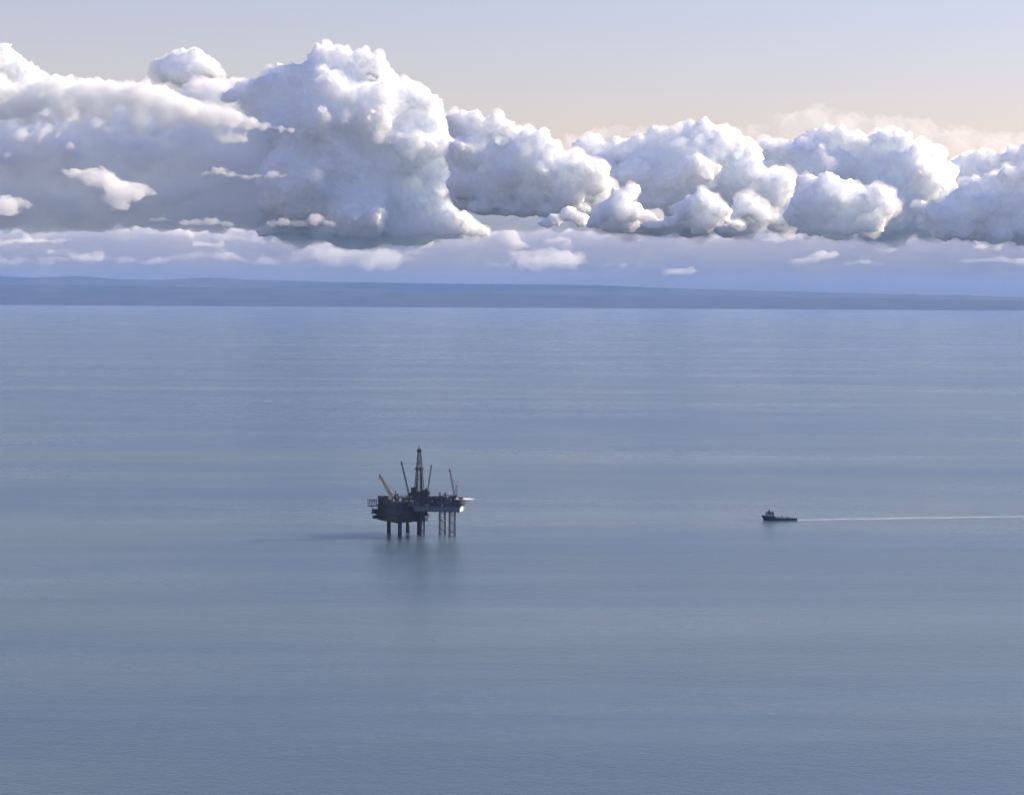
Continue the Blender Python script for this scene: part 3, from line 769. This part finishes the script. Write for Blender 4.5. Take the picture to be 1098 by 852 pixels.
part(lambda m: (m.box(DB[0] - 2.5, DB[0] + 2.5, DB[1] - 2.5, DB[1] + 2.5, 90.4, 91.9), m.box(DB[0] - 1.5, DB[0] + 1.5, DB[1] - 1.2, DB[1] + 1.2, 92.0, 93.4), m.rail([(DB[0] + a * 2.1, DB[1] + b * 2.1) for a, b in ((-1, -1), (1, -1), (1, 1), (-1, 1))], 92.0, h=1.1)),
     'crown_block', MT['lattice'], der, TJ)
part(lambda m: m.truss((DB[0], DB[1], 93.4), (DB[0], DB[1], 97.0), 2.2, 2.0, 2, 0.4, 0.25), 'gin_pole_frame', MT['grey'], der, TJ)
part(lambda m: (m.box(DB[0] - 4.3, DB[0] + 4.3, DB[1] - 4.3, DB[1] - 3.2, 71.2, 72.3), m.box(DB[0] - 4.3, DB[0] + 4.3, DB[1] + 3.2, DB[1] + 4.3, 71.2, 72.3), m.box(DB[0] - 4.3, DB[0] - 3.2, DB[1] - 3.19, DB[1] + 3.19, 71.2, 72.3), m.box(DB[0] + 3.2, DB[0] + 4.3, DB[1] - 3.19, DB[1] + 3.19, 71.2, 72.3),
                m.rail([(DB[0] + a * 4.2, DB[1] + b * 4.2) for a, b in ((-1, -1), (1, -1), (1, 1), (-1, 1))], 72.3)), 'monkey_board', MT['deck_dark'], der, TJ)
part(lambda m: [m.cyl((DB[0] + 1.7 + 0.42 * i, DB[1] - 2.0 + 0.6 * j, 44.5), (DB[0] + 1.5 + 0.36 * i, DB[1] - 2.0 + 0.6 * j, 73.4), 0.14, n=6) for i in range(5) for j in range(4)], 'racked_drill_pipe', MT['lattice'], der, TJ)
part(lambda m: [m.cyl((DB[0] - 2.6 + 0.4 * i, DB[1] - 1.5 + 0.6 * j, 44.5), (DB[0] - 2.4 + 0.34 * i, DB[1] - 1.5 + 0.6 * j, 73.4), 0.13, n=6) for i in range(3) for j in range(3)], 'racked_drill_pipe', MT['lattice'], der, TJ)
part(lambda m: (m.box(DB[0] - 0.9, DB[0] + 0.5, DB[1] - 0.6, DB[1] + 0.6, 76, 80.5), m.cyl((DB[0] - 0.3, DB[1], 80.5), (DB[0] - 0.3, DB[1], 90.9), 0.35, n=8), m.cyl((DB[0] - 0.3, DB[1], 60), (DB[0] - 0.3, DB[1], 76), 0.22, n=8)), 'travelling_block', MT['red'], der, TJ)
# main deck houses and equipment
def box_part(x0, x1, y0, y1, z0, z1, name, mat, parent=jack): return part(lambda m: m.box(x0, x1, y0, y1, z0, z1), name, mat, parent, TJ)
house = box_part(28.6, 36.0, 0.7, 7.4, 33.32, 41.2, 'accommodation_block', MT['house_blue'])
part(lambda m: m.rail([(28.7, 0.8), (35.9, 0.8), (35.9, 7.3), (28.7, 7.3)], 41.2), 'railing', MT['lattice'], house, TJ)
for k in range(4):
    for z in (35.2, 38.4): part(lambda m: m.box(29.4 + 1.7 * k, 30.3 + 1.7 * k, 0.6, 0.69, z, z + 1.1), 'window', MT['glass'], house, TJ)
house2 = box_part(36.1, 45.2, 1.6, 30, 33.32, 39.0, 'accommodation_block', MT['deck_dark'])
for k in range(5):
    part(lambda m: m.box(37.0 + 1.6 * k, 37.9 + 1.6 * k, 1.5, 1.59, 35.6, 36.7), 'window', MT['glass'], house2, TJ)
box_part(13.0, 19.2, 1.0, 6.5, 33.32, 37.3, 'mud_house', MT['deck_dark']); box_part(19.6, 28.2, 1.6, 8, 33.32, 38.2, 'pump_house', MT['wall_blue'])
box_part(12.6, 24.5, 3.4, 8.0, 38.6, 41.2, 'pipe_rack', MT['rust']); box_part(14, 27, 9, 22, 33.32, 40.4, 'machinery_house', MT['rust'])
part(lambda m: [m.cyl((12.2, 2.0 + 0.5 * k, 41.6 + 0.25 * (k % 2)), (26.5, 2.0 + 0.5 * k, 41.6 + 0.25 * (k % 2)), 0.2, n=6) for k in range(10)] + [m.box(12.5, 13, 1.8, 7, 40.9, 41.39), m.box(25, 25.5, 1.8, 7, 38.3, 41.39)], 'stacked_pipe', MT['red'], jack, TJ)
for x, y, z, mt_ in ((7.4, 0.8, 33.32, 'tan'), (9.7, 0.9, 33.32, 'grey'), (25.6, 0.7, 33.32, 'white'), (16.4, 2.2, 41.25, 'tan')):
    box_part(x, x + 1.9, y, y + 1.4, z, z + 1.5, 'deck_container', MT[mt_])
part(lambda m: (m.box(23, 26, 3, 8, 41.2, 43.9), m.cyl((24, 2.6, 43.9), (24, 2.6, 45.5), 0.5, n=10)), 'deck_module', MT['deck_dark'], jack, TJ)
part(lambda m: (m.beam((26.6, 4, 38.2), (26.6, 4, 45.0), 0.5), m.beam((32.2, 4, 41.2), (32.2, 4, 45.0), 0.5), m.beam((26.2, 4, 45.0), (32.8, 4, 45.0), 0.8)), 'gantry', MT['lattice'], jack, TJ)
part(lambda m: (m.box(34.2, 38.5, 8, 14, 39.0, 43.4), m.cyl((35, 8, 43.4), (35, 8, 45.2), 0.5, n=10), m.cyl((37, 8, 43.4), (37, 8, 45.0), 0.4, n=10)), 'engine_exhaust_house', MT['rust'], jack, TJ)
box_part(7.2, 12.9, 2.8, 9.8, 33.32, 40.5, 'pump_house', MT['deck_dark'])
r2 = random.Random(21)
def jclutter(m):
    for _ in range(46):
        x, y = r2.uniform(12, 44), r2.uniform(2, 30); h = r2.uniform(0.6, 2.6); w = r2.uniform(0.6, 2.2)
        z = 40.42 if 14 < x < 27 and 9 < y < 22 else (39.02 if x > 36.2 else 33.33)
        m.box(x, x + w, y, y + w, z, z + h)
tag(part(jclutter, 'deck_equipment', MT['deck_dark'], jack, TJ), kind='stuff')
# helideck
heli_poly = [(37.5 + 11 + 11 * math.cos(t), 11 + 11 * math.sin(t)) for t in [math.pi / 8 + k * math.pi / 4 for k in range(8)]]
heli = part(lambda m: m.prism(heli_poly, 40.0, 40.7), 'helideck', MT['white'], jack, TJ)
def heli_sup(m):
    for y in (3, 11, 19):
        m.beam((46, y, 38.4), (57.5, y, 39.8), 0.35); m.beam((46, y, 35.0), (55.5, y, 38.9), 0.35)
        for x in (49, 52.5, 55.5): m.beam((x, y, 40.0), (x, y, 37.4 + (x - 49) * 0.24), 0.25)
    for x in (49, 55): m.beam((x, 2, 38.8), (x, 20, 38.8), 0.3)
part(heli_sup, 'helideck_truss', MT['grey'], heli, TJ)
hp2 = [(37.5 + 11 + 12.2 * math.cos(t), 11 + 12.2 * math.sin(t)) for t in [math.pi / 8 + k * math.pi / 4 for k in range(8)]]
def net(m):
    for k in range(8):
        a, b, c, d = heli_poly[k], heli_poly[(k + 1) % 8], hp2[(k + 1) % 8], hp2[k]
        m.beam((*c, 40.9), (*d, 40.9), 0.18); m.beam((*a, 40.2), (*d, 40.9), 0.15)
        for f in (0.33, 0.66): m.beam((a[0] + (b[0] - a[0]) * f, a[1] + (b[1] - a[1]) * f, 40.2), (d[0] + (c[0] - d[0]) * f, d[1] + (c[1] - d[1]) * f, 40.9), 0.15)
part(net, 'safety_net_frame', MT['grey'], heli, TJ)
part(lambda m: m.box(44.2, 48.6, 4, 9, 40.75, 42.6), 'helideck_shelter', MT['rust'], heli, TJ)
# rig cranes
def jl(x, y, z): return tuple(JL(x, y, z))
p0 = JL(41.5, 6, 0)
tag(crane(jack, (40.6, -9.0, 39.0), 42.6, (39.4, -9.2, 44.2), (34.0, -9.6, 71.8), 1.5, 1.1, 12, MT['red'], MT['rust'], mast=(41.2, -9.0, 54.4), chord=0.42, brace=0.22, ped=0.9, cab=1.9, tipdrop=1.2),
    'crane with a thin faded red boom beside the helideck')
tag(crane(jack, (9.6, 3.4, 33.3), 48.6, (9.9, 3.2, 50.4), (13.6, 2.2, 75.0), 1.3, 1.0, 11, MT['red'], MT['rust'], chord=0.4, brace=0.22, ped=0.9, cab=1.8, tipdrop=1.5),
    'crane with a thin red boom right of the derrick')
part(lambda m: (m.cyl(jl(42.6, 5, 39.0), jl(42.6, 5, 58.6), 0.14, n=6), m.box(42.2 - 0.2, 42.2 + 0.4, -3, -2.4, 58, 58.6)), 'antenna_mast', MT['lattice'], jack)

# ------------------------------------------------------------------ supply boat
BP = on_sea(836, 557.6)
KB = 1.056
boat = empty('supply_boat', BP, R(11))                # bow towards -x
tag(boat, 'dark blue offshore supply boat with forward wheelhouse and long low aft deck', 'boat')
def TB(v): return v * KB
#  x (bow negative), half beam at deck, half beam at waterline, deck height, stem offset at keel
st = [(-21.0, 0.25, 0.05, 5.0, 2.6), (-19.6, 1.7, 0.5, 4.75, 1.8), (-17.6, 3.2, 1.7, 4.5, 0.9), (-14.5, 4.4, 3.4, 4.3, 0.2), (-11.0, 4.9, 4.5, 4.2, 0.0),
      (-6.8, 5.0, 4.8, 4.15, 0.0), (-6.4, 5.0, 4.8, 2.7, 0.0), (0.0, 5.0, 4.85, 2.5, 0.0), (10.0, 5.0, 4.8, 2.4, 0.0), (17.0, 4.9, 4.6, 2.35, 0.0), (18.8, 4.7, 4.3, 2.35, 0.0)]
bv = []; bf = []
for x, hd, hw, zd, off in st:
    prof = [(-hd, zd, 0), (-(hd * 0.8 + hw * 0.2), zd * 0.6, 0.45), (-hw, 0.2, 1), (-hw * 0.7, -1.4, 1.15), (0, -1.8, 1.2), (hw * 0.7, -1.4, 1.15), (hw, 0.2, 1), ((hd * 0.8 + hw * 0.2), zd * 0.6, 0.45), (hd, zd, 0)]
    bv += [(x + off * f, y, z) for y, z, f in prof]
for i in range(len(st) - 1):
    for k in range(8):
        a = i * 9 + k; bf.append((a, a + 1, a + 10, a + 9))
    bf.append((i * 9 + 8, i * 9, (i + 1) * 9, (i + 1) * 9 + 8))
bf.append(tuple(range(8, -1, -1))); n_ = (len(st) - 1) * 9; bf.append(tuple(range(n_, n_ + 9)))
bh = mesh_obj('hull', [Vector(v) * KB for v in bv], bf, MT['boat_hull'], boat)
def strake(m):
    for s in (-1, 1):
        for (x0, h0, _, z0, _), (x1, h1, _, z1, _) in zip(st[:6], st[1:6]):
            m.beam((x0, s * h0, z0 + 0.45), (x1, s * h1, z1 + 0.45), 0.16, 0.95)
part(strake, 'bulwark', MT['boat_hull'], bh, TB)
for s_ in (-1, 1):
    part(lambda m: [m.beam((x, s_ * 4.95, 2.3), (x + 3.9, s_ * 4.95, 2.3), 0.3) for x in (-6, -2, 2, 6, 10, 14)], 'fender', MT['lattice'], bh, TB)
dh = part(lambda m: m.prism([(-16.6, -2.2), (-15.2, -3.7), (-7.3, -3.9), (-7.3, 3.9), (-15.2, 3.7), (-16.6, 2.2)], 4.2, 6.3), 'deckhouse', MT['boat_grey'], boat, TB)
for k in range(5):
    part(lambda m: m.box(-14.6 + 1.4 * k, -14.0 + 1.4 * k, -3.93, -3.84, 5.0, 5.6), 'porthole', MT['glass'], dh, TB)
wh = part(lambda m: m.prism([(-16.0, -1.9), (-15.0, -3.2), (-9.6, -3.2), (-9.6, 3.2), (-15.0, 3.2), (-16.0, 1.9)], 6.32, 9.0), 'wheelhouse', MT['boat_grey'], boat, TB)
part(lambda m: m.prism([(-16.5, -2.2), (-15.3, -3.6), (-9.0, -3.6), (-9.0, 3.6), (-15.3, 3.6), (-16.5, 2.2)], 9.02, 9.35), 'roof', MT['deck_dark'], wh, TB)
for k in range(5):
    part(lambda m: m.box(-14.9 + 1.08 * k, -14.0 + 1.08 * k, -3.27, -3.21, 7.2, 8.7), 'window', MT['glass'], wh, TB)
for k in range(3):
    part(lambda m: m.box(-16.07, -16.01, -1.8 + 1.25 * k, -0.75 + 1.25 * k, 7.2, 8.7), 'window', MT['glass'], wh, TB)
part(lambda m: (m.box(-13.4, -11.4, -0.9, 0.9, 9.37, 11.0), m.beam((-12.4, 0, 11), (-12.4, 0, 14.2), 0.35), m.beam((-12.4, -1.4, 12.4), (-12.4, 1.4, 12.4), 0.2), m.box(-13.2, -11.6, -0.25, 0.25, 11.4, 11.75),
                m.cyl((-12.0, 0.4, 9.4), (-12.0, 0.4, 15.6), 0.07, n=6), m.cyl((-13.9, 1.0, 9.37), (-13.9, 1.0, 13.4), 0.06, n=6)), 'mast', MT['boat_deck'], boat, TB)
for y in (-2.6, 2.6):
    part(lambda m: (m.box(-9.2, -7.6, y - 0.7, y + 0.7, 6.32, 9.2), m.cyl((-8.4, y, 9.2), (-8.2, y, 10.2), 0.45, n=10)), 'funnel', MT['boat_deck'], boat, TB)
part(lambda m: [m.beam((-6.2, s * 4.7, z), (11.5, s * 4.7, z), 0.22) for s in (-1, 1) for z in (3.6, 4.35)] + [m.beam((x, s * 4.7, 2.4), (x, s * 4.7, 4.4), 0.2) for s in (-1, 1) for x in range(-6, 12, 2)], 'cargo_rail', MT['white'], boat, TB)
for x0, x1, y0, y1, h in ((-4.5, -1, -3, 0, 1.5), (1.6, 3.4, -2, 2, 1.9), (6.6, 9.2, -3.4, -1, 1.4), (8, 11, 0.5, 3, 1.2)):
    part(lambda m: m.box(x0, x1, y0, y1, 2.52, 2.52 + h), 'deck_cargo', MT['boat_deck'], boat, TB)
part(lambda m: (m.cyl((-5.2, -2.5, 2.7), (-5.2, 2.5, 2.7 + 0.0), 0.9, n=14), m.box(-5.9, -4.6, -2.9, -2.6, 2.52, 3.9), m.box(-5.9, -4.6, 2.6, 2.9, 2.52, 3.9)), 'winch', MT['boat_deck'], boat, TB)
part(lambda m: m.rail([(-20.2, -0.9), (-17.4, -3.0), (-14.4, -4.2), (-14.4, 4.2), (-17.4, 3.0), (-20.2, 0.9)], 5.2, h=0.9, w=0.09, closed=False), 'bow_rail', MT['boat_grey'], boat, TB)
# name board side stripe on the bow bulwark
# ------------------------------------------------------------------ foam: boat wake, tide lines at the rig
def foam_mat(name, lo, hi, sx, sy, amount):
    m, n, l, p = nodemat(name)
    p.inputs['Base Color'].default_value = (0.78, 0.79, 0.80, 1); p.inputs['Roughness'].default_value = 0.8
    tc = n.new('ShaderNodeTexCoord')
    mp = n.new('ShaderNodeMapping'); mp.inputs['Scale'].default_value = (sx, sy, 1); l.new(tc.outputs['Object'], mp.inputs['Vector'])
    t = n.new('ShaderNodeTexNoise'); t.inputs['Scale'].default_value = 1; t.inputs['Detail'].default_value = 5; l.new(mp.outputs['Vector'], t.inputs['Vector'])
    # foam thins out towards the edges and along the trail (uv.x along, uv.y across)
    uv = n.new('ShaderNodeSeparateXYZ'); l.new(tc.outputs['UV'], uv.inputs[0])
    def mr(src, a, b, c, d):
        r = n.new('ShaderNodeMapRange'); r.interpolation_type = 'SMOOTHSTEP'
        for k, v in zip(('From Min', 'From Max', 'To Min', 'To Max'), (a, b, c, d)): r.inputs[k].default_value = v
        l.new(src, r.inputs['Value']); return r.outputs['Result']
    def mul(a, b):
        q = n.new('ShaderNodeMath'); q.operation = 'MULTIPLY'; l.new(a, q.inputs[0])
        if isinstance(b, float): q.inputs[1].default_value = b
        else: l.new(b, q.inputs[1])
        return q.outputs[0]
    ab = n.new('ShaderNodeMath'); ab.operation = 'ABSOLUTE'
    sb = n.new('ShaderNodeMath'); sb.operation = 'SUBTRACT'; sb.inputs[1].default_value = 0.5
    l.new(uv.outputs['Y'], sb.inputs[0]); l.new(sb.outputs[0], ab.inputs[0])
    edge = mr(ab.outputs[0], 0.5, 0.12, 0, 1)
    fade = mr(uv.outputs['X'], 0.7, 0.05, 0.30, 1.0)
    al = mul(mul(mul(mr(t.outputs['Fac'], lo, hi, 0, 1), edge), fade), amount)
    l.new(al, p.inputs['Alpha'])
    return m
def ribbon(name, pts, mat, z, label):
    """pts: (x, y, half width)"""
    V = []; Fc = []; uvs = []
    for k, (x, y, w) in enumerate(pts):
        a = Vector(pts[max(0, k - 1)][:2]); b = Vector(pts[min(len(pts) - 1, k + 1)][:2]); d = (b - a).normalized(); nn = Vector((-d.y, d.x))
        for j in range(5):
            q = (j / 4 - 0.5) * 2 * w; V.append((x + nn.x * q, y + nn.y * q, z)); uvs.append((k / (len(pts) - 1), j / 4))
    for k in range(len(pts) - 1):
        for j in range(4): a = k * 5 + j; Fc.append((a, a + 5, a + 6, a + 1))
    o = mesh_obj(name, V, Fc, mat)
    ul = o.data.uv_layers.new(name='UVMap')
    for lp in o.data.loops: ul.data[lp.index].uv = uvs[lp.vertex_index]
    tag(o, label, kind='stuff')
    return o
WAKE = foam_mat('wake_foam', 0.38, 0.64, 1 / 22.0, 1 / 3.0, 0.7)
hd = Vector((math.cos(R(11)), math.sin(R(11))))
w0 = Vector((BP.x, BP.y)) + hd * 18.6 * KB
pts = [(w0.x + hd.x * s_ , w0.y + hd.y * s_ + 2.2 * math.sin(s_ / 90.0), 3.2 + 5.5 * min(1, s_ / 50) + s_ * 0.012) for s_ in np.linspace(-2, 700, 80)]
ribbon('boat_wake', pts, WAKE, 0.06, 'straight white foam wake trailing right behind the supply boat')
WAKE2 = foam_mat('bow_wave_foam', 0.48, 0.62, 1 / 14.0, 1 / 2.0, 0.5)
for sgn, lb in ((-1, 'faint near arm of the foam wake spreading from the boat'), (1, 'faint far arm of the foam wake spreading from the boat')):
    nn = Vector((-hd.y, hd.x)) * sgn
    b0 = Vector((BP.x, BP.y)) - hd * 15 * KB
    pts = [(b0.x + hd.x * s_ + nn.x * (3 + s_ * 0.115), b0.y + hd.y * s_ + nn.y * (3 + s_ * 0.115), 1.2 + s_ * 0.006) for s_ in np.linspace(0, 420, 50)]
    ribbon('boat_wake', pts, WAKE2, 0.03, lb)
TIDE = foam_mat('tide_foam', 0.52, 0.70, 1 / 40.0, 1 / 4.0, 0.55)
for (xa, ya, xb, yb, w_, lb) in ((447, 572.6, 700, 571.5, 5.0, 'thin pale foam line drifting right from the platform legs'),
                                 (408, 573.5, 446, 572.0, 3.0, 'short pale foam line between the platform legs')):
    a, b = on_sea(xa, ya), on_sea(xb, yb)
    pts = [(a.x + (b.x - a.x) * t_, a.y + (b.y - a.y) * t_ + 3 * math.sin(t_ * 9), w_ * (0.6 + 0.6 * t_)) for t_ in np.linspace(0, 1, 40)]
    ribbon('tide_foam', pts, TIDE, 0.05, lb)
DRIFT = foam_mat('drift_line_foam', 0.42, 0.72, 1 / 30.0, 1 / 1.5, 0.22)
for (xa, ya, xm, ym, xb, yb, w_, lb) in ((420, 772, 800, 756, 1180, 742, 1.3, 'long faint pale drift line crossing the water at lower right'),
                                         (640, 604, 830, 596, 1180, 590, 2.6, 'faint pale drift line below the supply boat'),
                                         (-60, 624, 60, 621, 230, 616, 2.6, 'faint drift line left of and below the platform'),
                                         (-60, 848, 60, 846, 180, 846, 1.2, 'short faint drift line at the lower left corner')):
    a, m_, b = on_sea(xa, ya), on_sea(xm, ym), on_sea(xb, yb)
    pts = []
    for t_ in np.linspace(0, 1, 60):
        q = a * (1 - t_) ** 2 + (m_ * 2 - (a + b) * 0.5) * (2 * t_ * (1 - t_)) + b * t_ ** 2
        pts.append((q.x, q.y + 2.0 * math.sin(t_ * 23), w_))
    ribbon('drift_line', pts, DRIFT, 0.05, lb)
